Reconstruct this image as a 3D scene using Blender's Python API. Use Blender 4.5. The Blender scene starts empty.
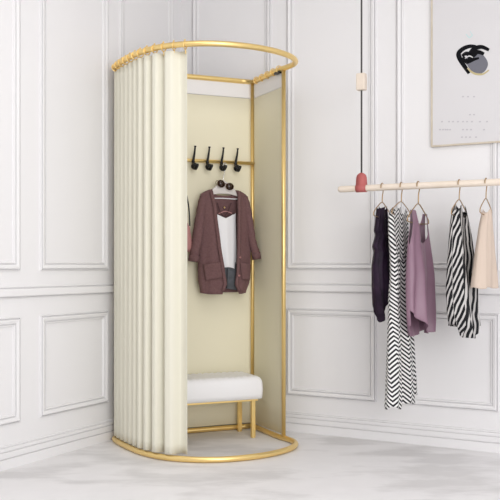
import bpy, bmesh, math, random
from mathutils import Vector, Matrix
random.seed(7)
S = bpy.context.scene
COL = S.collection
F, H, HY = 863.0, 0.95, 265.0
PI = math.pi

# ------------------------------------------------------------------ helpers
def P(x, y, Z):
    return Vector(((x-250)/F*Z, Z, H-(y-HY)/F*Z))

def mat(name, col, rough=.6, metal=0.0, trans=0.0, noise=None, bump=None, sheen=0, spec=None):
    m = bpy.data.materials.new(name); m.use_nodes = True
    nt = m.node_tree; b = nt.nodes['Principled BSDF']
    b.inputs['Base Color'].default_value = (*col, 1)
    b.inputs['Roughness'].default_value = rough
    b.inputs['Metallic'].default_value = metal
    b.inputs['Transmission Weight'].default_value = trans
    if spec is not None: b.inputs['Specular IOR Level'].default_value = spec
    if sheen: b.inputs['Sheen Weight'].default_value = sheen
    tc = nt.nodes.new('ShaderNodeTexCoord')
    if noise:
        sc, col2, lo, hi = noise
        n = nt.nodes.new('ShaderNodeTexNoise'); n.inputs['Scale'].default_value = sc
        n.inputs['Detail'].default_value = 6
        r = nt.nodes.new('ShaderNodeMapRange')
        r.inputs['From Min'].default_value = lo; r.inputs['From Max'].default_value = hi
        mx = nt.nodes.new('ShaderNodeMix'); mx.data_type = 'RGBA'
        mx.inputs['A'].default_value = (*col, 1); mx.inputs['B'].default_value = (*col2, 1)
        nt.links.new(tc.outputs['Object'], n.inputs['Vector'])
        nt.links.new(n.outputs['Fac'], r.inputs['Value'])
        nt.links.new(r.outputs['Result'], mx.inputs['Factor'])
        nt.links.new(mx.outputs['Result'], b.inputs['Base Color'])
    if bump:
        sc, st = bump
        n = nt.nodes.new('ShaderNodeTexNoise'); n.inputs['Scale'].default_value = sc
        n.inputs['Detail'].default_value = 4
        bp = nt.nodes.new('ShaderNodeBump'); bp.inputs['Strength'].default_value = st
        bp.inputs['Distance'].default_value = .01
        nt.links.new(tc.outputs['Object'], n.inputs['Vector'])
        nt.links.new(n.outputs['Fac'], bp.inputs['Height'])
        nt.links.new(bp.outputs['Normal'], b.inputs['Normal'])
    return m

def link(name, bm, m, parent=None, smooth=True, label=None, cat=None, group=None, kind=None, bevel=0, solid=0):
    bmesh.ops.recalc_face_normals(bm, faces=bm.faces)
    me = bpy.data.meshes.new(name); bm.to_mesh(me); bm.free()
    for p in me.polygons: p.use_smooth = smooth
    o = bpy.data.objects.new(name, me); COL.objects.link(o)
    if m: me.materials.append(m)
    if parent:
        o.parent = parent
        o.matrix_parent_inverse = Matrix.Translation(parent.location).inverted() if not parent.get('_rot') else parent.matrix_basis.inverted()
    if label: o['label'] = label
    if cat: o['category'] = cat
    if group: o['group'] = group
    if kind: o['kind'] = kind
    if solid:
        md = o.modifiers.new('thick', 'SOLIDIFY'); md.thickness = solid; md.offset = 0
    if bevel:
        md = o.modifiers.new('bevel', 'BEVEL'); md.width = bevel; md.segments = 2; md.limit_method = 'ANGLE'
    return o

def empty(name, loc, label, cat, group=None):
    o = bpy.data.objects.new(name, None); COL.objects.link(o); o.location = loc
    o.empty_display_size = .05
    o['label'] = label; o['category'] = cat
    if group: o['group'] = group
    return o

def struct(name, bm, m, smooth=False):
    return link(name, bm, m, smooth=smooth, kind='structure')

def tube(bm, pts, r, closed=False, n=10, cap=True, rad=None):
    pts = [Vector(p) for p in pts]; N = len(pts); rings = []
    up = Vector((0, 0, 1)); prev = None
    for i, p in enumerate(pts):
        if closed: t = pts[(i+1) % N]-pts[i-1]
        else: t = pts[min(i+1, N-1)]-pts[max(i-1, 0)]
        t.normalize()
        if prev is None:
            a = up if abs(t.z) < .9 else Vector((1, 0, 0))
            nrm = (a-t*a.dot(t)).normalized()
        else:
            nrm = (prev-t*prev.dot(t)).normalized()
        prev = nrm; bn = t.cross(nrm)
        rr = rad[i] if rad else r
        rings.append([bm.verts.new(p+nrm*math.cos(2*PI*k/n)*rr+bn*math.sin(2*PI*k/n)*rr) for k in range(n)])
    M = N if closed else N-1
    for i in range(M):
        A, B = rings[i], rings[(i+1) % N]
        for k in range(n):
            bm.faces.new((A[k], A[(k+1) % n], B[(k+1) % n], B[k]))
    if not closed and cap:
        bm.faces.new(rings[0]); bm.faces.new(rings[-1][::-1])
    return bm

def box(bm, o, ax, ay, az):
    """box from corner o with three edge vectors"""
    v = [bm.verts.new(o+ax*i+ay*j+az*k) for i in (0, 1) for j in (0, 1) for k in (0, 1)]
    for f in ((0,1,3,2),(4,6,7,5),(0,4,5,1),(2,3,7,6),(0,2,6,4),(1,5,7,3)):
        bm.faces.new([v[i] for i in f])
    return bm

def cyl(bm, a, b, r, n=16, r2=None):
    return tube(bm, [a, b], r, n=n, rad=[r, r if r2 is None else r2])

def spline(pts, n=12, closed=False):
    pts = [Vector(p) for p in pts]; out = []; N = len(pts)
    rng = range(N) if closed else range(N-1)
    for i in rng:
        if closed: p0, p1, p2, p3 = pts[i-1], pts[i], pts[(i+1) % N], pts[(i+2) % N]
        else: p0, p1, p2, p3 = pts[max(i-1, 0)], pts[i], pts[i+1], pts[min(i+2, N-1)]
        for k in range(n):
            t = k/n
            out.append(.5*((2*p1)+(p2-p0)*t+(2*p0-5*p1+4*p2-p3)*t*t+(3*p1-p0-3*p2+p3)*t**3))
    if not closed: out.append(pts[-1])
    return out

def interp(tab, x):
    if x <= tab[0][0]: return tab[0][1:]
    for a, b in zip(tab, tab[1:]):
        if x <= b[0]:
            t = (x-a[0])/(b[0]-a[0]); t = t*t*(3-2*t)*.35+t*.65
            return tuple(a[i]+(b[i]-a[i])*t for i in range(1, len(a)))
    return tab[-1][1:]

# ------------------------------------------------------------------ materials
M_wall  = mat('wall_paint', (.80,.788,.795), .65, spec=.2, bump=(60,.03))
M_trim  = mat('trim_paint', (.80,.788,.795), .55, spec=.3)
M_ceil  = mat('ceiling_paint', (.82,.81,.80), .7)
M_gold  = mat('brushed_gold', (.88,.65,.27), .33, .85)
M_cream = mat('cream_cloth', (.735,.71,.60), .85, bump=(400,.05))
M_creamB= mat('cream_panel_cloth', (.80,.75,.575), .85, bump=(400,.05))
M_mesh  = mat('white_band_cloth', (.80,.78,.77), .8)
M_bench = mat('white_leather', (.84,.83,.83), .5)
M_black = mat('black_metal', (.008,.008,.009), .35, .3)
M_brown = mat('mauve_brown_knit', (.165,.085,.085), .92, noise=(90,(.13,.065,.066),.3,.7), bump=(250,.25), sheen=.0)
M_brownD= mat('brown_knit_edge', (.075,.036,.038), .95, bump=(250,.25))
M_white = mat('white_satin', (.80,.79,.80), .5)
M_grey  = mat('grey_wool', (.10,.105,.115), .9, noise=(40,(.065,.068,.075),.35,.65))
M_hang  = mat('pale_plastic', (.62,.58,.55), .3)
M_lens  = mat('dark_lens', (.03,.014,.008), .12)
M_frame = mat('bronze_frame', (.10,.05,.025), .3, .6)
M_pink  = mat('dusty_pink_leather', (.42,.20,.19), .5)
M_wood  = mat('pale_wood', (.74,.645,.55), .5, noise=(9,(.69,.59,.49),.35,.65))
M_woodF = mat('pale_oak_frame', (.62,.55,.45), .5, noise=(20,(.55,.48,.38),.35,.65))
M_strap = mat('coral_red_leather', (.46,.115,.11), .55, bump=(200,.15))
M_steel = mat('steel', (.7,.7,.7), .25, 1)
M_cord  = mat('dark_grey_cord', (.06,.055,.055), .8)
M_hgold = mat('antique_brass_wire', (.42,.28,.15), .35, .8)
M_purple= mat('dark_aubergine_satin', (.012,.005,.015), .55, noise=(14,(.028,.013,.032),.45,.75), spec=.2)
M_mauve = mat('mauve_satin', (.275,.165,.22), .38, noise=(6,(.24,.14,.19),.35,.65), spec=.35)
M_mauveD= mat('mauve_hem_satin', (.24,.12,.18), .4)
M_beige = mat('beige_blouse', (.60,.49,.41), .8)
M_paper = mat('lilac_grey_paper', (.66,.645,.655), .7, spec=.2)
M_ink   = mat('black_ink', (.006,.006,.008), .7, spec=.08)
M_inkG  = mat('grey_ink', (.17,.17,.20), .7, spec=.1)
M_inkP  = mat('pale_print', (.50,.48,.51), .6)
M_inkT  = mat('pale_teal_print', (.50,.66,.66), .6)
M_gilt  = mat('ochre_ink', (.50,.42,.22), .6)

# floor: pale plaster with cloudy stains
M_floor = bpy.data.materials.new('pale_plaster_floor'); M_floor.use_nodes = True
nt = M_floor.node_tree; b = nt.nodes['Principled BSDF']
tc = nt.nodes.new('ShaderNodeTexCoord')
mp = nt.nodes.new('ShaderNodeMapping'); mp.inputs['Scale'].default_value = (1, 2.2, 1)
n1 = nt.nodes.new('ShaderNodeTexNoise'); n1.inputs['Scale'].default_value = 1.7; n1.inputs['Detail'].default_value = 8; n1.inputs['Roughness'].default_value = .55
n2 = nt.nodes.new('ShaderNodeTexNoise'); n2.inputs['Scale'].default_value = 9; n2.inputs['Detail'].default_value = 6
r1 = nt.nodes.new('ShaderNodeValToRGB')
r1.color_ramp.elements[0].position = .40; r1.color_ramp.elements[0].color = (.67,.655,.655,1)
r1.color_ramp.elements[1].position = .52; r1.color_ramp.elements[1].color = (.82,.805,.81,1)
mx = nt.nodes.new('ShaderNodeMix'); mx.data_type = 'RGBA'; mx.blend_type = 'MULTIPLY'; mx.inputs['Factor'].default_value = .35
r2 = nt.nodes.new('ShaderNodeMapRange'); r2.inputs['From Min'].default_value = .3; r2.inputs['From Max'].default_value = .7; r2.inputs['To Min'].default_value = .88
L = nt.links.new
L(tc.outputs['Object'], mp.inputs['Vector']); L(mp.outputs['Vector'], n1.inputs['Vector']); L(tc.outputs['Object'], n2.inputs['Vector'])
L(n1.outputs['Fac'], r1.inputs['Fac']); L(r1.outputs['Color'], mx.inputs['A']); L(n2.outputs['Fac'], r2.inputs['Value']); L(r2.outputs['Result'], mx.inputs['B'])
L(mx.outputs['Result'], b.inputs['Base Color']); b.inputs['Roughness'].default_value = .5

def uvmat(name, build, rough=.8):
    m = bpy.data.materials.new(name); m.use_nodes = True
    nt = m.node_tree; bs = nt.nodes['Principled BSDF']; bs.inputs['Roughness'].default_value = rough; bs.inputs['Specular IOR Level'].default_value = .2
    uv = nt.nodes.new('ShaderNodeUVMap'); sp = nt.nodes.new('ShaderNodeSeparateXYZ')
    nt.links.new(uv.outputs['UV'], sp.inputs[0])
    def op(o, a, b_=None, c=None):
        n = nt.nodes.new('ShaderNodeMath'); n.operation = o
        for i, v in enumerate((a, b_, c)):
            if v is None: continue
            if isinstance(v, (int, float)): n.inputs[i].default_value = v
            else: nt.links.new(v, n.inputs[i])
        return n.outputs[0]
    fac, ca, cb = build(op, sp.outputs[0], sp.outputs[1], nt, uv)
    mx = nt.nodes.new('ShaderNodeMix'); mx.data_type = 'RGBA'
    mx.inputs['A'].default_value = (*ca, 1); mx.inputs['B'].default_value = (*cb, 1)
    nt.links.new(fac, mx.inputs['Factor']); nt.links.new(mx.outputs['Result'], bs.inputs['Base Color'])
    return m

def chev(op, u, v, nt, uv):
    z = op('PINGPONG', u, .045)                  # zigzag columns
    w = op('SUBTRACT', v, op('MULTIPLY', z, .75))
    s = op('FRACT', op('DIVIDE', w, .0212))
    return op('LESS_THAN', s, .50), (.76,.75,.74), (.02,.02,.024)
M_chev = uvmat('chevron_print_cloth', chev)

def stripe(op, u, v, nt, uv):
    # bias cut panels: stripes change direction from one panel to the next, slightly wavy
    n = nt.nodes.new('ShaderNodeTexNoise'); n.inputs['Scale'].default_value = 7
    nt.links.new(uv.outputs['UV'], n.inputs['Vector'])
    wob = op('MULTIPLY', op('SUBTRACT', n.outputs['Fac'], .5), .05)
    zz = op('PINGPONG', op('SUBTRACT', u, 1.125), .32)
    sel = op('GREATER_THAN', u, 1.125)
    k = op('SUBTRACT', .10, op('MULTIPLY', sel, .62))
    w = op('ADD', op('ADD', zz, op('MULTIPLY', v, k)), wob)
    s = op('FRACT', op('DIVIDE', w, .025))
    return op('LESS_THAN', s, .58), (.54,.52,.51), (.012,.012,.014)
M_stripe = uvmat('black_white_stripe_cloth', stripe)

# ------------------------------------------------------------------ the room
C0 = Vector((-.4245, 5.31, 0))
e1 = Vector((.8746, -.4848, 0)); e1.normalize()      # along right wall, from the corner
e2 = Vector((-.4848, -.8746, 0)); e2.normalize()     # along left wall, from the corner
UP = Vector((0, 0, 1))
def RW(s, out, z): return C0+e1*s+e2*out+UP*z
def LW(t, out, z): return C0+e2*t+e1*out+UP*z
def s_px(x, off=.010):
    k = (x-250)/F; o = C0+e2*off
    return (k*o.y-o.x)/(e1.x-k*e1.y)
def t_px(x, off=.010):
    k = (x-250)/F; o = C0+e1*off
    return (k*o.y-o.x)/(e2.x-k*e2.y)
SL, TL, CH = 4.6, 5.6, 2.9

bm = bmesh.new(); box(bm, C0-e1*.12-e2*.12-UP*.1, e1*(SL+.12), e2*(TL+.12), UP*.1); fl = struct('floor', bm, M_floor)
bm = bmesh.new(); box(bm, RW(-.12, -.12, 0), e1*(SL+.12), e2*.12, UP*CH); struct('wall_right', bm, M_wall)
bm = bmesh.new(); box(bm, LW(0, -.12, 0), e2*TL, e1*.12, UP*CH); struct('wall_left', bm, M_wall)
bm = bmesh.new(); box(bm, C0-e1*.12-e2*.12+UP*CH, e1*(SL+.12), e2*(TL+.12), UP*.1); struct('ceiling', bm, M_ceil)

def strip(W, L0, L1, prof, name):
    """long moulding: prof = [(out, z)...] closed outline against the wall"""
    bm = bmesh.new()
    A = [bm.verts.new(W(L0, o, z)) for o, z in prof]; B = [bm.verts.new(W(L1, o, z)) for o, z in prof]
    n = len(prof)
    for i in range(n): bm.faces.new((A[i], A[(i+1) % n], B[(i+1) % n], B[i]))
    bm.faces.new(A); bm.faces.new(B[::-1])
    return struct(name, bm, M_trim)

BASE = [(0,0),(.016,0),(.016,.046),(.006,.047),(.006,.051),(.013,.052),(.013,.078),(.005,.079),(.005,.083),(.011,.084),(.010,.098),(.002,.099),(.002,.103),(.006,.104),(.005,.108),(0,.109)]
RAIL = [(0,.792),(.006,.793),(.007,.796),(.001,.797),(.001,.801),(.016,.802),(.018,.806),(.018,.832),(.016,.837),(.001,.838),(.001,.843),(.008,.844),(.006,.848),(0,.849)]
strip(RW, 0, SL, BASE, 'baseboard_right'); strip(LW, 0, TL, BASE, 'baseboard_left')
trim_n = [0]
def tname(): trim_n[0] += 1; return 'trim_%d' % trim_n[0]
strip(RW, 0, SL, RAIL, tname()); strip(LW, 0, TL, RAIL, tname())

def panel(W, a0, a1, z0, z1, w=.043):
    # profile across the moulding: (inward distance, height off the wall)
    prof = [(0,0),(.001,.008),(.004,.010),(.0055,.001),(.0095,.001),(.011,.013),(.016,.014),(.029,.010),(.0305,.001),(.0345,.001),(.036,.009),(.041,.008),(w,0)]
    bm = bmesh.new(); rings = []
    for d, h in prof:
        rings.append([bm.verts.new(W(a, h, z)) for a, z in ((a0+d,z0+d),(a1-d,z0+d),(a1-d,z1-d),(a0+d,z1-d))])
    for A, B in zip(rings, rings[1:]):
        for k in range(4): bm.faces.new((A[k], A[(k+1) % 4], B[(k+1) % 4], B[k]))
    struct(tname(), bm, M_trim)

def both(W, a0, a1):
    panel(W, a0, a1, .204, .704); panel(W, a0, a1, .922, 2.70)
# right wall
both(RW, s_px(191.5), s_px(271))
sB0, sB1 = s_px(286), s_px(376)
both(RW, sB0, sB1)
sC0 = s_px(395.5); wC = sB1-sB0; gap = sC0-sB1
for i in range(3):
    a = sC0+i*(wC+gap)
    if a+wC < SL: both(RW, a, a+wC)
# left wall
tA1, tA0 = t_px(41), t_px(109)
both(LW, t_px(174), t_px(120.5)); both(LW, tA0, tA1)
gl = tA0-t_px(120.5); a = t_px(21)
while a+(tA1-tA0) < TL:
    both(LW, a, a+(tA1-tA0)); a += (tA1-tA0)+gl

# ------------------------------------------------------------------ changing booth
K = Vector((.015, 5.02, 0))
va = Vector((-.917, -.399, 0)); vb = Vector((.399, -.917, 0))
def Q(a, b_, z): return K+va*a+vb*b_+UP*z
TZ = 2.013; BZ = .016; R_ = .0145
outline = [(.0,.0),(.0,.14),(.0,.27),(-.006,.37),(-.016,.43),(-.018,.50),(.006,.570),(.070,.645),(.165,.703),(.280,.740),(.400,.749),(.520,.731),(.634,.674),(.730,.578),(.790,.450),(.817,.320),(.831,.200),(.836,.090),(.825,.030),(.795,.0)]
def loop(z):
    arc = spline([(a, b_, 0) for a, b_ in outline], 6)
    back = [Vector((.795-.795*k/10, 0, 0)) for k in range(1, 10)]
    return [Q(p.x, p.y, z) for p in arc+back]
booth = empty('changing_booth', Q(.4,.35,0), 'gold metal curtained changing booth in the room corner, with D-shaped rings top and bottom', 'changing booth')
bm = bmesh.new(); tube(bm, loop(TZ), R_, closed=True, n=14); link('top_ring', bm, M_gold, booth)
bm = bmesh.new(); tube(bm, loop(BZ), R_, closed=True, n=14); link('bottom_ring', bm, M_gold, booth)
for a, b_ in ((0,0),(-.010,.395),(.800,.012)):
    bm = bmesh.new(); cyl(bm, Q(a,b_,BZ), Q(a,b_,TZ), .0115); link('post', bm, M_gold, booth)
# cloth panels stretched behind the posts
def clothpanel(p0, p1, z0, z1, n=40):
    bm = bmesh.new(); rows = []
    for j in range(13):
        z = z0+(z1-z0)*j/12; r = []
        for i in range(n+1):
            t = i/n; p = p0.lerp(p1, t); d = (p1-p0).normalized(); nr = Vector((-d.y, d.x, 0))
            r.append(bm.verts.new(p+nr*(.0008*math.sin(t*9+z))+UP*z))
        rows.append(r)
    for A, B in zip(rows, rows[1:]):
        for i in range(n): bm.faces.new((A[i], A[i+1], B[i+1], B[i]))
    return bm
pa0, pa1 = Q(.79,-.002,0), Q(.012,-.002,0)
pb0, pb1 = Q(-.004,.012,0), Q(-.012,.385,0)
link('back_cloth', clothpanel(pa0, pa1, .034, 1.915), M_creamB, booth, solid=.003, label='cream back cloth')
link('side_cloth', clothpanel(pb0, pb1, .034, 1.915), M_creamB, booth, solid=.003, label='cream side cloth')
link('header_band', clothpanel(pa0, pa1, 1.917, 2.004), M_mesh, booth, solid=.003, label='white band above the back cloth')
link('header_band', clothpanel(pb0, pb1, 1.917, 2.004), M_mesh, booth, solid=.003, label='white band above the side cloth')
# coat rail and hooks
RZ = 1.538
bm = bmesh.new(); cyl(bm, Q(.80,.020,RZ), Q(.0,.020,RZ), .0095)
rail = link('coat_rail', bm, M_gold, booth)
def a_px(x, b_=.03):
    k = (x-250)/F; o = K+vb*b_
    return (k*o.y-o.x)/(va.x-k*va.y)
hook_a = [a_px(x, .045) for x in (180.3,194.3,208.5,222.6,236.8)]
for a in hook_a:
    bm = bmesh.new()
    # back plate, tall upper prong with round tip, fat lower prong curling up
    box(bm, Q(a+.006,.029,RZ-.035), va*-.012, vb*.006, UP*.05)
    up = spline([Q(a+.004,.034,RZ-.02), Q(a+.002,.040,RZ+.01), Q(a,.047,RZ+.035), Q(a-.001,.054,RZ+.062), Q(a-.002,.055,RZ+.078)], 5)
    tube(bm, up, .005, n=10, rad=[.0080-.0040*i/(len(up)-1)+(.0025 if i > len(up)-4 else 0) for i in range(len(up))])
    lo = spline([Q(a+.003,.034,RZ-.005), Q(a+.002,.044,RZ-.030), Q(a,.062,RZ-.048), Q(a-.002,.078,RZ-.040), Q(a-.003,.082,RZ-.024)], 5)
    tube(bm, lo, .008, n=10, rad=[.010-.001*math.sin(i) for i in range(len(lo))])
    bmesh.ops.create_uvsphere(bm, u_segments=12, v_segments=8, radius=.021, matrix=Matrix.Translation(Q(a,.050,RZ-.036)) @ Matrix.Diagonal((1,.8,.95,1)))
    link('coat_hook', bm, M_black, booth, label='black two-pronged coat hook')
# little curtain clips on the side bar
for k in range(5):
    b_ = .06+.075*k
    bm = bmesh.new()
    c = Q(0,b_,TZ)
    tube(bm, [c+va*math.cos(t)*.019+UP*math.sin(t)*.019 for t in [2*PI*i/14 for i in range(14)]], .0028, closed=True, n=6)
    link('panel_clip', bm, M_gold, booth)
bm = bmesh.new(); box(bm, Q(.012,.315,TZ-.022), va*-.024, vb*.055, UP*.012); link('black_piece', bm, M_black, booth, bevel=.002, label='black piece under the ring')  # small black block just below the top ring

# ------------------------------------------------------------------ the drawn curtain
cpts = spline([(a, b_, 0) for a, b_ in [(.803,.012),(.826,.04),(.834,.10),(.829,.200),(.815,.320),(.788,.450),(.729,.577),(.641,.668)]], 40)
cum = [0]
for p, q in zip(cpts, cpts[1:]): cum.append(cum[-1]+(q-p).length)
CL = cum[-1]
def at_len(d):
    d = max(0, min(CL, d))
    for i in range(len(cum)-1):
        if cum[i+1] >= d:
            t = (d-cum[i])/max(1e-9, cum[i+1]-cum[i]); p = cpts[i].lerp(cpts[i+1], t)
            tg = (cpts[i+1]-cpts[i]).normalized(); return p, tg
    return cpts[-1], (cpts[-1]-cpts[-2]).normalized()
peaks = [CL-.042]
for w_ in (.095,.072,.065,.060)+(.058,)*12: peaks.append(peaks[-1]-w_)
peaks = peaks[::-1]+[CL+.21]
def pidx(d):
    for i in range(len(peaks)-1):
        if peaks[i+1] >= d: return i+(d-peaks[i])/(peaks[i+1]-peaks[i])
    return len(peaks)-1
def fold(d, z):
    t = d/CL; x = 2*PI*pidx(d)
    am = .0080+.0145*max(0, min(1, (t-.45)/.25))
    am *= .85+.2*(1-z/2)
    s = math.cos(x+.15*math.sin(z*1.3+t*5)*(1-t)); return am*(s+.28*math.cos(2*x))
curt = empty('curtain', Q(.82,.3,.035), 'floor-length pleated cream curtain drawn over the left half of the gold booth', 'curtain')
bm = bmesh.new(); rows = []; NU = 300
ZB, ZT = .036, 1.984
for j in range(41):
    z = ZB+(ZT-ZB)*j/40; r = []
    for i in range(NU+1):
        d = CL*i/NU; p, tg = at_len(d); nr = Vector((-tg.y, tg.x, 0))
        q = p+nr*fold(d, z)
        r.append(bm.verts.new(Q(q.x, q.y, z)))
    rows.append(r)
for A, B in zip(rows, rows[1:]):
    for i in range(NU): bm.faces.new((A[i], A[i+1], B[i+1], B[i]))
link('curtain_cloth', bm, M_cream, curt, solid=.0025)
for k in range(13):
    d = CL*(.01+.98*k/12); p, tg = at_len(d); c = Q(p.x, p.y, TZ)
    t3 = (va*tg.x+vb*tg.y); n3 = Vector((-t3.y, t3.x, 0))
    bm = bmesh.new(); rr = .0195
    tube(bm, [c+n3*math.cos(t)*rr+UP*(math.sin(t)*rr-.004) for t in [2*PI*i/16 for i in range(16)]], .0032, closed=True, n=6)
    tube(bm, [c+UP*(-.024), c+UP*(-.034)+t3*.004, c+UP*(-.046)+t3*.001+n3*.003], .0026, n=6)
    bmesh.ops.create_uvsphere(bm, u_segments=8, v_segments=6, radius=.0045, matrix=Matrix.Translation(c+UP*.021))
    link('curtain_ring', bm, M_gold, curt)

# ------------------------------------------------------------------ bench
bench = empty('bench', Q(.34,.15,0), 'low white upholstered bench on gold legs inside the booth', 'bench')
a0, a1, b0, b1, z0, z1 = .075, .66, .035, .30, .218, .345
def cushion():
    bm = bmesh.new(); nx, ny = 72, 24
    def pt(u, v, top):
        a = a0+(a1-a0)*u; bb = b0+(b1-b0)*v
        eu = min(u, 1-u)*(a1-a0); ev = min(v, 1-v)*(b1-b0)
        def rd(e, r=.020): return 0 if e >= r else r-math.sqrt(max(0, r*r-(r-e)**2))
        if top:
            # quilted tufts on the top only
            k = min(1, min(eu, ev)/.03)
            q = .0075*abs(math.sin(PI*(a-a0)/.037))**.6*k
            q += .003*abs(math.sin(PI*(bb-b0)/.066))*k
            z = z1-.009+q-.6*max(rd(eu), rd(ev))-.25*min(rd(eu), rd(ev))
        else: z = z0+.3*max(rd(eu,.012), rd(ev,.012))
        return Q(a, bb, z)
    def side(u, v): return u, v
    T = [[bm.verts.new(pt(i/nx, j/ny, True)) for j in range(ny+1)] for i in range(nx+1)]
    Bt = [[bm.verts.new(pt(i/nx, j/ny, False)) for j in range(ny+1)] for i in range(nx+1)]
    for i in range(nx):
        for j in range(ny):
            bm.faces.new((T[i][j], T[i+1][j], T[i+1][j+1], T[i][j+1]))
            bm.faces.new((Bt[i][j], Bt[i][j+1], Bt[i+1][j+1], Bt[i+1][j]))
    rim = [(i, 0) for i in range(nx)]+[(nx, j) for j in range(ny)]+[(i, ny) for i in range(nx, 0, -1)]+[(0, j) for j in range(ny, 0, -1)]
    cen = Q((a0+a1)/2, (b0+b1)/2, 0)
    mids = []
    for f in (.25,.5,.75):
        ring = []
        for (i, j) in rim:
            p = T[i][j].co.lerp(Bt[i][j].co, f); d = Vector((0,0,0))
            if i == 0: d -= va
            if i == nx: d += va
            if j == 0: d -= vb
            if j == ny: d += vb
            ring.append(bm.verts.new(p+d.normalized()*.005*math.sin(PI*f)))
        mids.append(ring)
    chain = [[T[i][j] for i, j in rim]]+mids+[[Bt[i][j] for i, j in rim]]
    n = len(rim)
    for A, B in zip(chain, chain[1:]):
        for k in range(n): bm.faces.new((A[k], A[(k+1) % n], B[(k+1) % n], B[k]))
    return bm
link('seat_cushion', cushion(), M_bench, bench, label='white quilted seat cushion')
bm = bmesh.new(); 
box(bm, Q(.090,.045,.206), va*.555, vb*.235, UP*.013); link('seat_frame', bm, M_gold, bench, smooth=False, bevel=.002)
for a, b_ in ((.105,.055),(.105,.245),(.625,.055),(.625,.245)):
    bm = bmesh.new(); box(bm, Q(a-.011,b_-.011,.004), va*.022, vb*.022, UP*.204)
    lg = link('leg', bm, M_gold, bench, smooth=False, bevel=.002)
    bm = bmesh.new(); cyl(bm, Q(a,b_,.0), Q(a,b_,.006), .012)
    f = link('foot_pad', bm, M_gold, None); f.parent = lg; f.matrix_parent_inverse = Matrix.Identity(4)
    f.location = -Vector(bench.location)+Vector(bench.location)

# ------------------------------------------------------------------ garments
def garment(rows, Zc, phi, d, topf=None, hemf=None, nu=120, nv=60, ripple=0, rk=5, seed=0, urange=(0, 2*PI), closed=True, yoff=None, taper=1.0, rgrow=1.0):
    """hanging cloth shell: rows = [(y, xl, xr)], depth Zc, width axis at angle phi (deg) to X, half thickness d (number or function of t)"""
    ph = math.radians(phi); wx = Vector((math.cos(ph), math.sin(ph), 0)); nx = Vector((math.sin(ph), -math.cos(ph), 0))
    y0, y1 = rows[0][0], rows[-1][0]
    bm = bmesh.new(); uvl = bm.loops.layers.uv.new('UVMap')
    hems = max(r[0] for r in rows)
    grid = []; uvs = {}
    rnd = random.Random(seed); p1, p2 = rnd.random()*6, rnd.random()*6
    for i in range(nu+1 if not closed else nu):
        u = urange[0]+(urange[1]-urange[0])*i/nu
        yt = topf(u) if topf else y0; yb = hemf(u) if hemf else y1
        col = []
        for j in range(nv+1):
            y = yt+(yb-yt)*j/nv
            xl, xr = interp(rows, y)
            t = (y-y0)/(y1-y0)
            dd = d(t) if callable(d) else d
            hw = (xr-xl)/2/F*Zc
            W = math.sqrt(max(hw*hw-(dd*math.sin(ph))**2, (hw*.45)**2))/max(.2, abs(math.cos(ph)))
            cx = (xl+xr)/2
            base = P(cx, y, Zc)
            am = ripple*(min(1, max(0, t*rgrow+.12)))
            f = am*(math.sin(rk*u+p1+1.2*t)+.5*math.sin((rk*2+1)*u+p2-.8*t))
            cu, su = math.cos(u), math.sin(u)
            p = base+wx*(W*cu)+nx*((dd+f)*(abs(su)**.8)*(1 if su >= 0 else -1)+f*.35)
            v = bm.verts.new(p); col.append(v)
            uvs[v] = (W*cu*1.02+(.5 if su < 0 else 0), (y-y0)/F*Zc)
        grid.append(col)
    n = len(grid)
    # texture runs in real metres round the cloth, measured from the middle of the front
    mid = min(range(n), key=lambda i: abs(urange[0]+(urange[1]-urange[0])*i/nu-PI/2))
    arc = [[0]*(nv+1) for _ in range(n+1)]
    for j in range(nv+1):
        for i in range(1, n+1): arc[i][j] = arc[i-1][j]+(grid[i % n][j].co-grid[i-1][j].co).length
    for i in range(n if closed else n-1):
        A, B = grid[i], grid[(i+1) % n]
        for j in range(nv):
            f = bm.faces.new((A[j], B[j], B[j+1], A[j+1]))
            for l, (ii, jj) in zip(f.loops, ((i, j), (i+1, j), (i+1, j+1), (i, j+1))):
                vv = uvs[grid[ii % n][jj]][1]
                l[uvl].uv = (arc[ii][jj]-arc[mid][jj]+1.0, vv+.2)
    return bm

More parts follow.
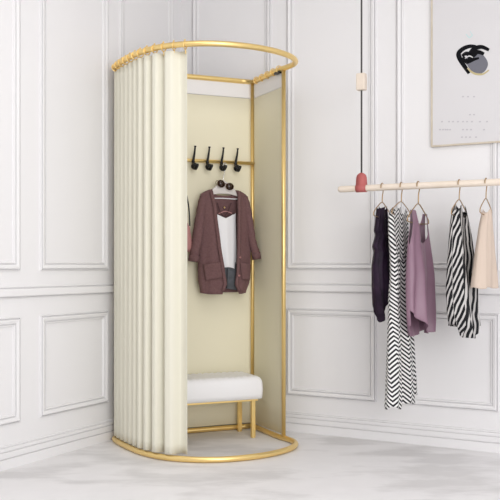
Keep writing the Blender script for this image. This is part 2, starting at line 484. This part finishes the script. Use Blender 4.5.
# pole of the hanging rack, parallel with the right wall
POFF = .34
def pole_pt(x, dy=0):
    s = s_px(x, POFF); return C0+e1*s+e2*POFF
def pole_Z(x): return pole_pt(x).y
PZ = H+(HY-189.3)/F*pole_Z(340)
def poleP(x): p = pole_pt(x); p.z = PZ; return p
rod = empty('clothes_rod', poleP(400)+UP*-.0, 'pale wooden clothes rod held up by a red strap in front of the right wall', 'clothes rod')
bm = bmesh.new()
pA, pB = poleP(339.5), C0+e1*(s_px(339.5, POFF)+1.35)+e2*POFF+UP*PZ
dirp = (pB-pA).normalized()
tube(bm, [pA-dirp*.008, pA-dirp*.004, pA+dirp*.002, pA+dirp*.012, pB], .016, n=18, rad=[.006,.012,.0155,.0165,.0165])
link('pole', bm, M_wood, rod)
def hang_set(c):
    """leather strap round the rod, cord up to the ceiling, wooden toggle"""
    R = .0185; pr = dirp; nr = Vector((-pr.y, pr.x, 0))      # nr: across the pole
    bm = bmesh.new(); pts = []
    for i in range(25):
        t = -PI/2-PI*.80+PI*1.60*i/24
        pts.append((math.cos(t)*R, math.sin(t)*R))
    prof = [(-.0035,.105)]+[(-.004,.06)]+[(x, z) for x, z in pts if True]+[(.004,.06)]+[(.0035,.105)]
    prof = [(x, z) for x, z in prof]
    # strap as swept band with rounded top
    hw = .027
    def width(z): return hw if z < .050 else max(.003, hw*math.sqrt(max(0, 1-((z-.050)/.0285)**2)))
    ext = []
    zs = [.0785,.078,.076,.073,.069,.063,.054]
    left = [(-.0035, z) for z in zs]; right = [(.0035, z) for z in zs[::-1]]
    full = left+[(x, z) for x, z in pts]+right
    VA, VB = [], []
    for x, z in full:
        w = width(z)
        VA.append(bm.verts.new(c+nr*x+UP*z-pr*w)); VB.append(bm.verts.new(c+nr*x+UP*z+pr*w))
    for i in range(len(full)-1): bm.faces.new((VA[i], VA[i+1], VB[i+1], VB[i]))
    st = link('strap', bm, M_strap, rod, solid=.0035, label='coral red leather strap round the rod')
    bm = bmesh.new(); cyl(bm, c+UP*.060-nr*.009, c+UP*.060+nr*.009, .0045)
    rv = link('rivet', bm, M_steel, None); rv.parent = st
    rv.matrix_parent_inverse = Matrix.Translation(-rod.location)
    bm = bmesh.new(); cyl(bm, c+UP*.072, Vector((c.x, c.y, CH)), .0045, n=10)
    link('cord', bm, M_cord, rod, label='dark grey cord running up to the ceiling')
cs = poleP(361.5)
hang_set(cs); hang_set(cs+dirp*1.0)
for q in (cs, cs+dirp*1.0):
    zt = H+(HY-82)/F*cs.y
    bm = bmesh.new(); box(bm, Vector((q.x, q.y, zt-.043))-dirp*.024-Vector((-dirp.y, dirp.x, 0))*.02, dirp*.048, Vector((-dirp.y, dirp.x, 0))*.04, UP*.086)
    link('toggle', bm, M_wood, rod, smooth=False, bevel=.006, label='pale wooden cord toggle')

def hanger(name, x, w_half, phi, label, apex=.085, drop=.075, bar=True, m=None, yrot=0, top=None, r=.0026, group=None):
    c = poleP(x) if top is None else top
    ph = math.radians(phi); wx = Vector((math.cos(ph), math.sin(ph), 0))
    o = empty(name, c, label, 'hanger', group)
    R = .021
    hook = [c+wx*(R*math.cos(t))+UP*(R*math.sin(t)) for t in [PI*1.08-PI*1.22*i/12 for i in range(13)]]
    # starts beside the pole, passes over it, then runs down
    A = c-UP*apex
    hook += [c+wx*.012-UP*.026, c+wx*.003-UP*.045, A]
    bm = bmesh.new(); tube(bm, spline(hook, 3), r, n=8); link('hook', bm, m or M_hgold, o)
    L_, R2 = A-wx*w_half-UP*drop, A+wx*w_half-UP*drop
    pts = [A, A.lerp(L_, .5)+UP*.006, L_+wx*.01+UP*.006, L_-UP*.008, L_+wx*.012-UP*.018]
    if bar: pts += [A-UP*(drop+.024)]
    pts2 = [A, A.lerp(R2, .5)+UP*.006, R2-wx*.01+UP*.006, R2-UP*.008, R2-wx*.012-UP*.018]
    lp = spline(pts+pts2[::-1][:-1], 4, closed=True)
    bm = bmesh.new(); tube(bm, lp, r, closed=True, n=8); link('shoulder_wire', bm, m or M_hgold, o)
    return o

def side_of(u): return math.cos(u)
# --- dark top (furthest left)
PH = 63
hanger('clothes_hanger', 382.2, .13, PH, 'brass wire hanger carrying the dark purple top, leftmost on the rod', apex=.075, drop=.055)
Z = pole_Z(382.2)
rows = [(204,378.5,386),(210,376,387.5),(222,374.5,388.8),(231,373,389.5),(235,374.8,390),(247,371,390.5),(252,373,391),(266,371,391),(285,371.8,390.5),(300,373.2,390),(320,375,389)]
def topd(u):
    c = math.cos(u)
    t = 205+4*abs(c)
    if abs(c) < .42: t = 205+15*(1-(abs(c)/.42)**2)*(1 if math.sin(u) > 0 else .75)
    return t
def hemd(u):
    c = math.cos(u); return 322-27*min(1, (1+c)*1.1)**.8-3*max(0, c)
bm = garment(rows, Z, PH, lambda t: .020+.018*t, topd, hemd, ripple=.015, rk=6, seed=3)
dk = link('sleeveless_top', bm, M_purple, solid=.0015, label='dark aubergine draped sleeveless top hanging at the left end of the rod', cat='top')

# --- chevron dress
hanger('clothes_hanger', 401.3, .15, PH, 'brass wire hanger carrying the chevron dress, second from the left on the rod', apex=.075, drop=.05)
Z = pole_Z(401.3)
rows = [(206,391,408),(212,387,410),(220,385.3,411.3),(235,385.5,411.5),(258,388,410),(275,388.5,410),(300,386.5,412),(330,385.5,415),(360,384,417.5),(385,383,419.5),(406,381.5,420.5)]
def topc(u):
    c = math.cos(u)
    return 206+8*c*c+ (0 if abs(c) > .45 else 9*(1-(abs(c)/.45)**2))*(1 if math.sin(u) > 0 else .3)
def hemc(u):
    c = math.cos(u); return 403-6*max(0, c)**2+1.6*math.sin(6*u)
bm = garment(rows, Z, PH, lambda t: .022+.026*t, topc, hemc, ripple=.011, rk=6, seed=5, nu=180, nv=100)
dr = link('maxi_dress', bm, M_chev, solid=.0015, label='long black and white chevron print dress hanging on the wooden rod', cat='dress')
bm = garment([(256,388,410.3),(261,388,410.3)], Z, PH, .0345, ripple=0, nu=60, nv=4)
link('waist_seam', bm, M_chev, None, solid=.001).parent = dr

# --- mauve tank
hanger('clothes_hanger', 418.3, .155, 60, 'brass wire hanger carrying the mauve tank top, third from the left on the rod', apex=.088, drop=.075, r=.003)
Z = pole_Z(418.3)
rows = [(211,406.5,431.5),(222,407,431.5),(234,406,432),(243,404.5,433),(262,403.8,434),(290,403,435),(315,403.5,435.5),(337,406.5,434)]
def strapf(u, front_low, back_low, edge, s0=.64, s1=.92):
    c = abs(math.cos(u)); fr = math.sin(u) > 0
    low = front_low if fr else back_low
    if c < s0:
        k = c/s0; return edge+(low-edge)*max(0, 1-k**2.6)**.7
    if c > s1:
        k = (c-s1)/(1-s1); return edge+(front_low-edge+2)*min(1, k)**.55
    return edge
bm = garment(rows, Z, 60, lambda t: .010+.034*min(1, t*2), lambda u: strapf(u, 243, 228, 212+1.3*math.cos(u)), lambda u: (333-27*max(0, -math.cos(u)-.1)**1.3-3*max(0, math.cos(u))**2 if math.sin(u) > 0 else 337-13*max(0, -math.cos(u))**2-6*max(0, math.cos(u))**2), ripple=.016, rk=5, seed=11, nu=200, nv=70)
tk = link('tank_top', bm, M_mauve, solid=.0015, label='mauve satin tank top hanging in front of the chevron dress', cat='top')

# --- striped shirt
hanger('clothes_hanger', 459.2, .14, 62, 'brass wire hanger carrying the striped blouse, fourth from the left on the rod', apex=.075, drop=.06)
Z = pole_Z(459.2)
rows = [(200,456.5,463),(206,452,466.5),(213,449,470),(225,447,473),(240,446,475),(262,445,476),(290,444.3,477),(312,445.5,477.5),(325,449,477.5),(338,452,474)]
def tops(u):
    c = math.cos(u)
    return 202+9*abs(c)**1.2+(0 if abs(c) > .4 else 17*(1-(abs(c)/.4)**1.5))*(1 if math.sin(u) > 0 else 0)
def hems(u):
    c = math.cos(u); return (338-11*min(1, abs(c+.5))**2 if math.sin(u) > 0 else 327-3*max(0, -c))+.8*math.sin(5*u)
bm = garment(rows, Z, 60, lambda t: .018+.042*min(1, t*1.6), tops, hems, ripple=.016, rk=5, seed=8, nu=180, nv=80)
ss = link('striped_blouse', bm, M_stripe, solid=.0015, label='black and white striped blouse hanging to the right of the mauve tank top', cat='blouse')
bm = garment([(258,452,459.5),(290,451.5,460),(308,453,459.5)], Z-.075, 62, .018, ripple=.004, rk=3, nu=40, nv=16)
link('sleeve', bm, M_stripe, None, solid=.0015).parent = ss
# --- beige blouse, cut by the photo's edge
hanger('clothes_hanger', 486, .12, 62, 'brass wire hanger carrying the beige blouse, rightmost on the rod', apex=.075, drop=.055)
Z = pole_Z(486)
rows = [(204,484,489),(212,481.5,492),(232,476.5,495),(255,472.5,497),(288,467.5,500)]
bm = garment(rows, Z, 62, lambda t: .018+.03*t, lambda u: 206+7*abs(math.cos(u))+(0 if abs(math.cos(u)) > .4 else 8*(1-(abs(math.cos(u))/.4)**2)), lambda u: 287.5+.8*math.sin(5*u), ripple=.008, rk=5, seed=2)
link('beige_blouse', bm, M_beige, solid=.0015, label='pale beige blouse hanging at the right end of the rod, beside the striped blouse', cat='blouse')

# ------------------------------------------------------------------ cardigan group on the booth's coat hook
ac = hook_a[3]
cc = Q(ac,.075,0); Zk = cc.y
PHC = math.degrees(math.atan2(.399, .917))
# hanger with solid pale shoulders
o = empty('coat_hanger', Q(ac,.075,RZ-.03), 'pale translucent hanger with broad shoulders holding the cardigan on the coat hook', 'hanger')
wx = -va
def HP(x, y, dn=0):
    """point in the vertical plane through cc along the back panel"""
    k = (x-250)/F; org = cc; t = (k*org.y-org.x)/(wx.x-k*wx.y); p = org+wx*t+vb*dn
    p.z = H-(y-HY)/F*(org.y+wx.y*t); return p
bm = bmesh.new(); tube(bm, spline([Q(ac+.010,.075,RZ-.028), Q(ac+.004,.075,RZ-.014), Q(ac-.006,.075,RZ-.014), Q(ac-.010,.075,RZ-.027), HP(223.5,177), HP(223,181.5)], 5), .0022, n=8)
link('hook', bm, M_steel, o, label='steel wire hook')
sh = [(208,194.5),(211,190),(215.5,186.5),(219.5,182.5),(223,180.3),(226.8,182.3),(231.5,187),(236,190.6),(239,195)]
lw = [(208.3,196.5),(212,194.8),(216.5,194),(220,193.8),(223,193.8),(226.5,194),(230.5,194.6),(235,195.8),(239,197)]
bm = bmesh.new()
for sgn in (1,):
    F1 = [bm.verts.new(HP(x, y, .008)) for x, y in sh]; F2 = [bm.verts.new(HP(x, y, .010)) for x, y in lw]
    B1 = [bm.verts.new(HP(x, y, -.008)) for x, y in sh]; B2 = [bm.verts.new(HP(x, y, -.010)) for x, y in lw]
    n = len(sh)
    for i in range(n-1):
        bm.faces.new((F1[i], F1[i+1], F2[i+1], F2[i])); bm.faces.new((B1[i], B2[i], B2[i+1], B1[i+1]))
        bm.faces.new((F1[i], B1[i], B1[i+1], F1[i+1])); bm.faces.new((F2[i], F2[i+1], B2[i+1], B2[i]))
    bm.faces.new((F1[0], F2[0], B2[0], B1[0])); bm.faces.new((F1[-1], B1[-1], B2[-1], F2[-1]))
link('shoulder_body', bm, M_hang, o, bevel=.002)
bm = bmesh.new(); tube(bm, spline([HP(209,195), HP(209.5,198), HP(223,198.3), HP(237,199), HP(238.5,196)], 4), .003, n=8)
link('trouser_bar', bm, M_white, o)

# cardigan: shell open at the front; u=PI/2 is the side facing the room
rowsb = [(188,200.8,246.8),(192,200.3,247.2),(197,199.8,247.5),(205,199,248.5),(222,198.5,249),(245,198.8,250),(268,198.3,250.2),(282,198.6,249.2),(294,200.5,245.5)]
open_rows = [(188,212,235),(193,211.5,236.5),(204,213.2,234.8),(216,213.5,234.3),(245,217,234),(271,221,233),(284,223,231.5),(294,219,236)]
# per row the opening differs: build with explicit columns
def cardigan():
    bm = bmesh.new(); uvl = bm.loops.layers.uv.new('UVMap')
    nv = 64; nu = 150; grid = []
    wv = wx; nvv = vb
    for i in range(nu+1):
        f = i/nu; col = []
        for j in range(nv+1):
            g = j/nv; ytop, ybot = 188, 294
            # angle runs from the right edge of the opening, round the back, to the left edge
            y = 188+106*g
            xl, xr = interp(rowsb, y); ol, orr = interp(open_rows, y)
            cx, hw = (xl+xr)/2, (xr-xl)/2
            uR = math.acos(max(-1, min(1, (orr-cx)/hw))); uL = math.acos(max(-1, min(1, (ol-cx)/hw)))
            u = uR-(2*PI-(uL-uR))*f            # right edge -> right side -> back -> left side -> left edge
            cu, su = math.cos(u), math.sin(u)
            # shoulder line: top rises towards the neck, hem rises at the sides
            ysh = 190+4.8*max(0, (abs(cu*hw)-13)/10)**1.5+(0 if su > 0 or abs(cu*hw) > 13 else 5.5*(1-(abs(cu*hw)/13)**4))
            yb = 294-1.5*abs(cu)**6-(1.5 if su < 0 else 0)
            yy = ysh+(yb-ysh)*g if True else y
            t = g
            dd = .010+.040*min(1, t*5)
            base = HP(cx, yy); W = hw/F*Zk/math.cos(math.radians(PHC))*.98
            rip = .0045*math.sin(6*u+2*t)*min(1, t*2)+.003*math.sin(13*u-3*t)*t
            p = base+wv*(W*cu)+nvv*((dd+rip)*abs(su)**.75*(1 if su > 0 else -.45))
            v = bm.verts.new(p); col.append(v)
        grid.append(col)
    for A, B in zip(grid, grid[1:]):
        for j in range(nv): bm.faces.new((A[j], B[j], B[j+1], A[j+1]))
    return bm
cg = link('cardigan', cardigan(), M_brown, solid=.003, label='mauve-brown open knit cardigan with two pockets on a hanger in the booth', cat='cardigan')
def part(name, bm, m, parent, **k):
    o = link(name, bm, m, None, **k); o.parent = parent; return o
# sleeves
def sleeve(pts, rad, dn):
    bm = bmesh.new(); pp = spline([HP(x, y, d_) for (x, y), d_ in zip(pts, dn)], 6)
    N = len(pp); rr = []
    for i in range(N):
        t = i/(N-1)*(len(rad)-1); k = min(int(t), len(rad)-2); rr.append((rad[k]+(rad[k+1]-rad[k])*(t-k))*(1+.05*math.sin(i*1.7)))
    tube(bm, pp, 0, n=18, rad=rr, cap=False); return bm
s1 = part('sleeve', sleeve([(203.5,196),(201.8,204),(199,220),(195.5,240),(192.5,253),(191.5,261)], [.018,.024,.027,.028,.026,.026], [.0,.006,.014,.022,.03,.03]), M_brown, cg, solid=.002)
s2 = part('sleeve', sleeve([(244.3,197),(246,206),(248.2,222),(250.2,240),(253.2,252),(254.3,259)], [.018,.022,.023,.023,.022,.022], [.0,.006,.014,.022,.03,.03]), M_brown, cg, solid=.002)
for a_, b_, r in (((192.2,255.5),(191.4,261.5),.0285),((253.6,252.5),(254.6,259.2),.0245)):
    bm = bmesh.new(); tube(bm, [HP(*a_, .03), HP(*b_, .03)], r, n=18, cap=False, rad=[r, r*.98])
    part('cuff', bm, M_brownD if False else M_brown, s1 if a_[0] < 220 else s2, solid=.003)
# front bands, following the opening
for side in (0, 1):
    bm = bmesh.new(); A_, B_ = [], []
    ys = [191.5+i*(291-191.5)/30 for i in range(31)]
    for y in ys:
        ol, orr = interp(open_rows, y)
        xl, xr = interp(rowsb, y); cx, hw = (xl+xr)/2, (xr-xl)/2
        g = (y-190)/104; dd = .013+.040*min(1, g*5)
        e = ol if side == 0 else orr; w = -3.2 if side == 0 else 3.2
        for lst, xx in ((A_, e), (B_, e+w)):
            c = (xx-cx)/hw; su = math.sqrt(max(.05, 1-c*c))
            lst.append(bm.verts.new(HP(xx, y, dd*su**.75+.007)))
    for i in range(30): bm.faces.new((A_[i], A_[i+1], B_[i+1], B_[i]))
    part('front_band', bm, M_brown, cg, solid=.005)
# pockets, a little slouched open
for q in ([(200.5,264.5),(216.5,262),(218.5,277.5),(203,280.5)], [(236.5,262.5),(248.3,264.5),(247.3,280),(238.5,279.5)]):
    bm = bmesh.new(); n = 10; V = []
    for i in range(n+1):
        row = []
        for j in range(n+1):
            u, v = i/n, j/n
            x = (q[0][0]*(1-u)+q[1][0]*u)*(1-v)+(q[3][0]*(1-u)+q[2][0]*u)*v
            y = (q[0][1]*(1-u)+q[1][1]*u)*(1-v)+(q[3][1]*(1-u)+q[2][1]*u)*v
            xl, xr = interp(rowsb, y); c = (x-(xl+xr)/2)/((xr-xl)/2)
            su = math.sqrt(max(.08, 1-c*c))
            row.append(bm.verts.new(HP(x, y, .050*su**.75+.010+.012*math.sin(PI*u)*(1-v)**2)))
        V.append(row)
    for i in range(n):
        for j in range(n): bm.faces.new((V[i][j], V[i+1][j], V[i+1][j+1], V[i][j+1]))
    part('pocket', bm, M_brown, cg, solid=.004)
for x, y in ((234.8,257.5),(233.8,275.5)):
    bm = bmesh.new(); cyl(bm, HP(x+1, y, .062), HP(x+1, y, .066), .0055); part('button', bm, M_pink, cg)

# camisole under the cardigan
def cami_top(u):
    c = math.cos(u)
    if math.sin(u) > 0: return 218.5-5.5*abs(c)
    return 214
bm = garment([(212,212,235.5),(222,212.5,235.5),(245,214,236),(269,216,236)], Zk-.0, PHC, .026, cami_top, lambda u: 268+.8*math.sin(3*u), ripple=.003, rk=4, seed=4)
cm = link('camisole', bm, M_white, solid=.0015, label='white camisole with thin straps showing inside the open cardigan', cat='camisole')
for pts in ([(214.5,213),(218,214.8),(222,216.6),(226,213),(230,203)], [(233,213),(229.5,215),(224,216.6),(219.5,213.5),(216,203)], [(217,214),(224,211.5),(230.5,213.5)]):
    bm = bmesh.new(); tube(bm, spline([HP(x, y, .020) for x, y in pts], 5), .0028, n=8)
    part('shoulder_strap', bm, M_brownD if len(pts) == 5 else M_pink, cm)
bm = bmesh.new(); bmesh.ops.create_uvsphere(bm, u_segments=12, v_segments=8, radius=.006, matrix=Matrix.Translation(HP(225,207.5,-.008)))
part('button', bm, M_gold, cm)
# grey shorts below the camisole
bm = garment([(262,213,236),(275,213,238.5),(284,211,241),(292,209.5,242)], Zk+.0, PHC, .022, None, lambda u: 288.5+2.5*math.cos(u), ripple=.004, rk=3, seed=6)
gs = link('wool_shorts', bm, M_grey, solid=.003, label='dark grey wool shorts showing below the white camisole', cat='shorts')
bm = bmesh.new(); tube(bm, [HP(225.5,268.5,.026), HP(225.3,279,.026), HP(225.0,288,.026)], .0022, n=8); part('centre_seam', bm, M_ink, gs)

# sunglasses hooked on the hanger
sg = empty('sunglasses', HP(224,185.3,.02), 'brown sunglasses tilted on the neck of the pale hanger', 'sunglasses')
ang = math.radians(-15)
def SGp(u, v, w=0):
    """local plane: u right, v up in metres"""
    cx = u*math.cos(ang)-v*math.sin(ang); cy = u*math.sin(ang)+v*math.cos(ang)
    return sg.location+wx*cx+UP*cy+vb*w
for sx in (-1, 1):
    c = sx*.0268; out = []
    for i in range(24):
        t = 2*PI*i/24; x = math.cos(t); y = math.sin(t)
        out.append((c+.0235*x*(1-.06*y*y), .0195*y*(1+.12*x*sx*(1 if y > 0 else -.6))-.001))
    bm = bmesh.new()
    A_ = [bm.verts.new(SGp(u, v, .001+.004*(1-(u-c)**2/.0005))) for u, v in out]
    ce = bm.verts.new(SGp(c, 0, .009)); 
    for i in range(24): bm.faces.new((A_[i], A_[(i+1) % 24], ce))
    link('lens', bm, M_lens, sg, solid=.0015)
    bm = bmesh.new(); tube(bm, [SGp(u, v, .003) for u, v in out], .0016, closed=True, n=6); link('lens_rim', bm, M_frame, sg)
    bm = bmesh.new(); tube(bm, spline([SGp(c+sx*.0215,.008,.002), SGp(c+sx*.026,.010,-.004), SGp(c+sx*.022,.006,-.030), SGp(c+sx*.015,-.006,-.0325)], 5), .0016, n=6); link('temple', bm, M_frame, sg)
bm = bmesh.new(); tube(bm, spline([SGp(-.0075,.003,.003), SGp(0,.007,.005), SGp(.0075,.003,.003)], 5), .0018, n=6); link('bridge', bm, M_frame, sg)

# pink bag behind the curtain edge
ab = hook_a[0]
bag = empty('handbag', Q(ab,.09,1.03), 'dusty pink handbag on a dark strap, half hidden between curtain edge and cardigan', 'handbag')
def BP(x, y, dn): return HP(x, y, dn+.02)
bm = bmesh.new(); rows_ = []
prof = [(222,5.5,.018),(228,8.2,.026),(236,9.4,.032),(242,10,.034),(248,9.6,.030),(252,8,.018)]
for y, w, d in prof:
    rows_.append([bm.verts.new(BP(180.2+w*math.copysign(abs(math.cos(t))**.7, math.cos(t)), y, d*math.copysign(abs(math.sin(t))**.8, math.sin(t)))) for t in [2*PI*k/28 for k in range(28)]])
for A_, B_ in zip(rows_, rows_[1:]):
    for k in range(28): bm.faces.new((A_[k], A_[(k+1) % 28], B_[(k+1) % 28], B_[k]))
bm.faces.new(rows_[0]); bm.faces.new(rows_[-1][::-1])
link('bag_body', bm, M_pink, bag)
bm = bmesh.new(); tube(bm, spline([BP(174.5,226,.0), BP(176,205,.0), Q(ab+.006,.062,RZ-.028), Q(ab-.004,.062,RZ-.028), BP(184.5,190,.0), BP(187.6,208,.0), BP(188.6,226,.0)], 6), .004, n=8)
link('strap', bm, M_black, bag, label='dark bag strap')

# ------------------------------------------------------------------ poster on the right wall
sP = s_px(431, .02)
zP = H+(HY-147)/F*(C0+e1*sP+e2*.02).y
wP, hP = .72, .95
post = empty('framed_poster', RW(sP+wP/2, .0, zP), 'pale poster with black abstract mark in a thin light wooden frame, on the right wall', 'poster')
fw = .008
fr = link('frame', (lambda bm: (box(bm, RW(sP,.002,zP), e1*fw, e2*.02, UP*hP), box(bm, RW(sP+wP-fw,.002,zP), e1*fw, e2*.02, UP*hP), box(bm, RW(sP+fw,.002,zP), e1*(wP-2*fw), e2*.02, UP*fw), box(bm, RW(sP+fw,.002,zP+hP-fw), e1*(wP-2*fw), e2*.02, UP*fw))[0])(bmesh.new()), M_woodF, post, smooth=False)
bm = bmesh.new(); box(bm, RW(sP+fw,.003,zP+fw), e1*(wP-2*fw), e2*.014, UP*(hP-2*fw)); link('paper', bm, M_paper, post, smooth=False)
def OP(x, y, off=.0185):
    """point on the sheet"""
    s = s_px(x, off); q = C0+e1*s+e2*off; q.z = H-(y-HY)/F*q.y; return q
def blob(pts, m, name, off=.0175, label=None, n=5):
    pp = spline([OP(x, y, off) for x, y in pts], n, closed=True)
    bm = bmesh.new(); A_ = [bm.verts.new(p) for p in pp]; B_ = [bm.verts.new(p+e2*.0008) for p in pp]
    k = len(pp)
    from mathutils.geometry import tessellate_polygon
    for tri in tessellate_polygon([[Vector((( p-pp[0]).dot(e1), p.z, 0)) for p in pp]]):
        bm.faces.new([B_[i] for i in tri])
    for i in range(k): bm.faces.new((A_[i], A_[(i+1) % k], B_[(i+1) % k], B_[i]))
    return link(name, bm, m, post, smooth=False, label=label)
def stroke(pts, w, m, off=.0175):
    pp = spline([OP(x, y, off) for x, y in pts], 6); bm = bmesh.new(); A_, B_ = [], []
    for i, p in enumerate(pp):
        t = (pp[min(i+1, len(pp)-1)]-pp[max(i-1, 0)]).normalized(); nn = t.cross(e2).normalized()
        ww = w*(.55+.45*math.sin(PI*(i+.5)/len(pp)))
        A_.append(bm.verts.new(p+nn*ww)); B_.append(bm.verts.new(p-nn*ww))
    for i in range(len(pp)-1): bm.faces.new((A_[i], A_[i+1], B_[i+1], B_[i]))
    return link('ink_mark', bm, m, post, smooth=False, solid=.0006)
# an abstract inky loop: heavy bow, grey wash and ochre edge
blob([(470,50),(476,52),(484,56),(488,64),(484,72),(476,74),(469,68),(466,60)], M_inkG, 'grey_wash', .0172)
stroke([(476,46.5),(470,46.3),(463.5,48.5),(458.8,53),(459.5,58),(463,64),(467,70),(469,73.5)], 0.0125, M_ink)
stroke([(462,56),(466,53.5),(470.5,54.5),(472,51),(476,48),(482,47),(489,50)], 0.0125, M_ink, .0181)
stroke([(463,57),(467,61.5),(471,57.5),(474,54.5),(478,52),(484,54)], 0.013, M_ink, .0184)
stroke([(466,63.5),(470,61.5),(474,59.5),(479,58)], 0.008, M_ink, .0186)
stroke([(467.5,68),(471,71.5),(476,74),(483,74),(489,70)], .005, M_gilt, .0184)
stroke([(465,58.5),(469,56),(473,57.5)], .003, M_paper, .0192)
stroke([(466,34),(469.5,37.5),(473,34.5)], .003, M_inkT); stroke([(470,31),(472,35)], .002, M_inkT)
# faint small print: rows of short pale dashes
for y, xs in ((122,(442,449,453,458,463,467,472,480,487)),(130,(440,443,445.5,447.5,450,463,467,471,484)),(137.5,(462,466,470,476)),(97,(463,468,474)),(115,(470,474))):
    for x in xs: stroke([(x-.9, y+.1), (x, y-.5), (x+.9, y)], .0035, M_inkP)

# ------------------------------------------------------------------ light, world, camera
def area(name, loc, target, sx, sy, power, col=(1,1,1)):
    l = bpy.data.lights.new(name, 'AREA'); l.shape = 'RECTANGLE'; l.size = sx; l.size_y = sy; l.energy = power; l.color = col
    o = bpy.data.objects.new(name, l); COL.objects.link(o); o.location = loc
    o.rotation_euler = (Vector(target)-Vector(loc)).to_track_quat('-Z', 'Y').to_euler(); return o
area('front_soft_light', (1.5, -1.0, 1.5), (.1, 4.9, .8), 2.6, 2.4, 108, (1,.995,.995))  # added broad soft source right of the camera, stands in for unseen room light
area('overhead_fill', (-.1, 2.4, 2.86), (-.1, 2.5, 0), 1.8, 1.8, 17, (1,1,1))  # added fill under the ceiling, evens out the wall brightness; no fixture modelled
w = bpy.data.worlds.new('world'); S.world = w; w.use_nodes = True
w.node_tree.nodes['Background'].inputs['Color'].default_value = (.99,.99,1,1)
w.node_tree.nodes['Background'].inputs['Strength'].default_value = .75
cam = bpy.data.cameras.new('camera'); co = bpy.data.objects.new('camera', cam); COL.objects.link(co)
co.location = (0, 0, H); co.rotation_euler = (PI/2, 0, 0)
cam.sensor_width = 36; cam.lens = F*36/500; cam.shift_y = (HY-250)/500; cam.clip_start = .05
S.camera = co
S.view_settings.view_transform = 'Standard'; S.view_settings.look = 'None'
S.view_settings.gamma = 1; S.view_settings.use_curve_mapping = False
S.view_settings.exposure = .05
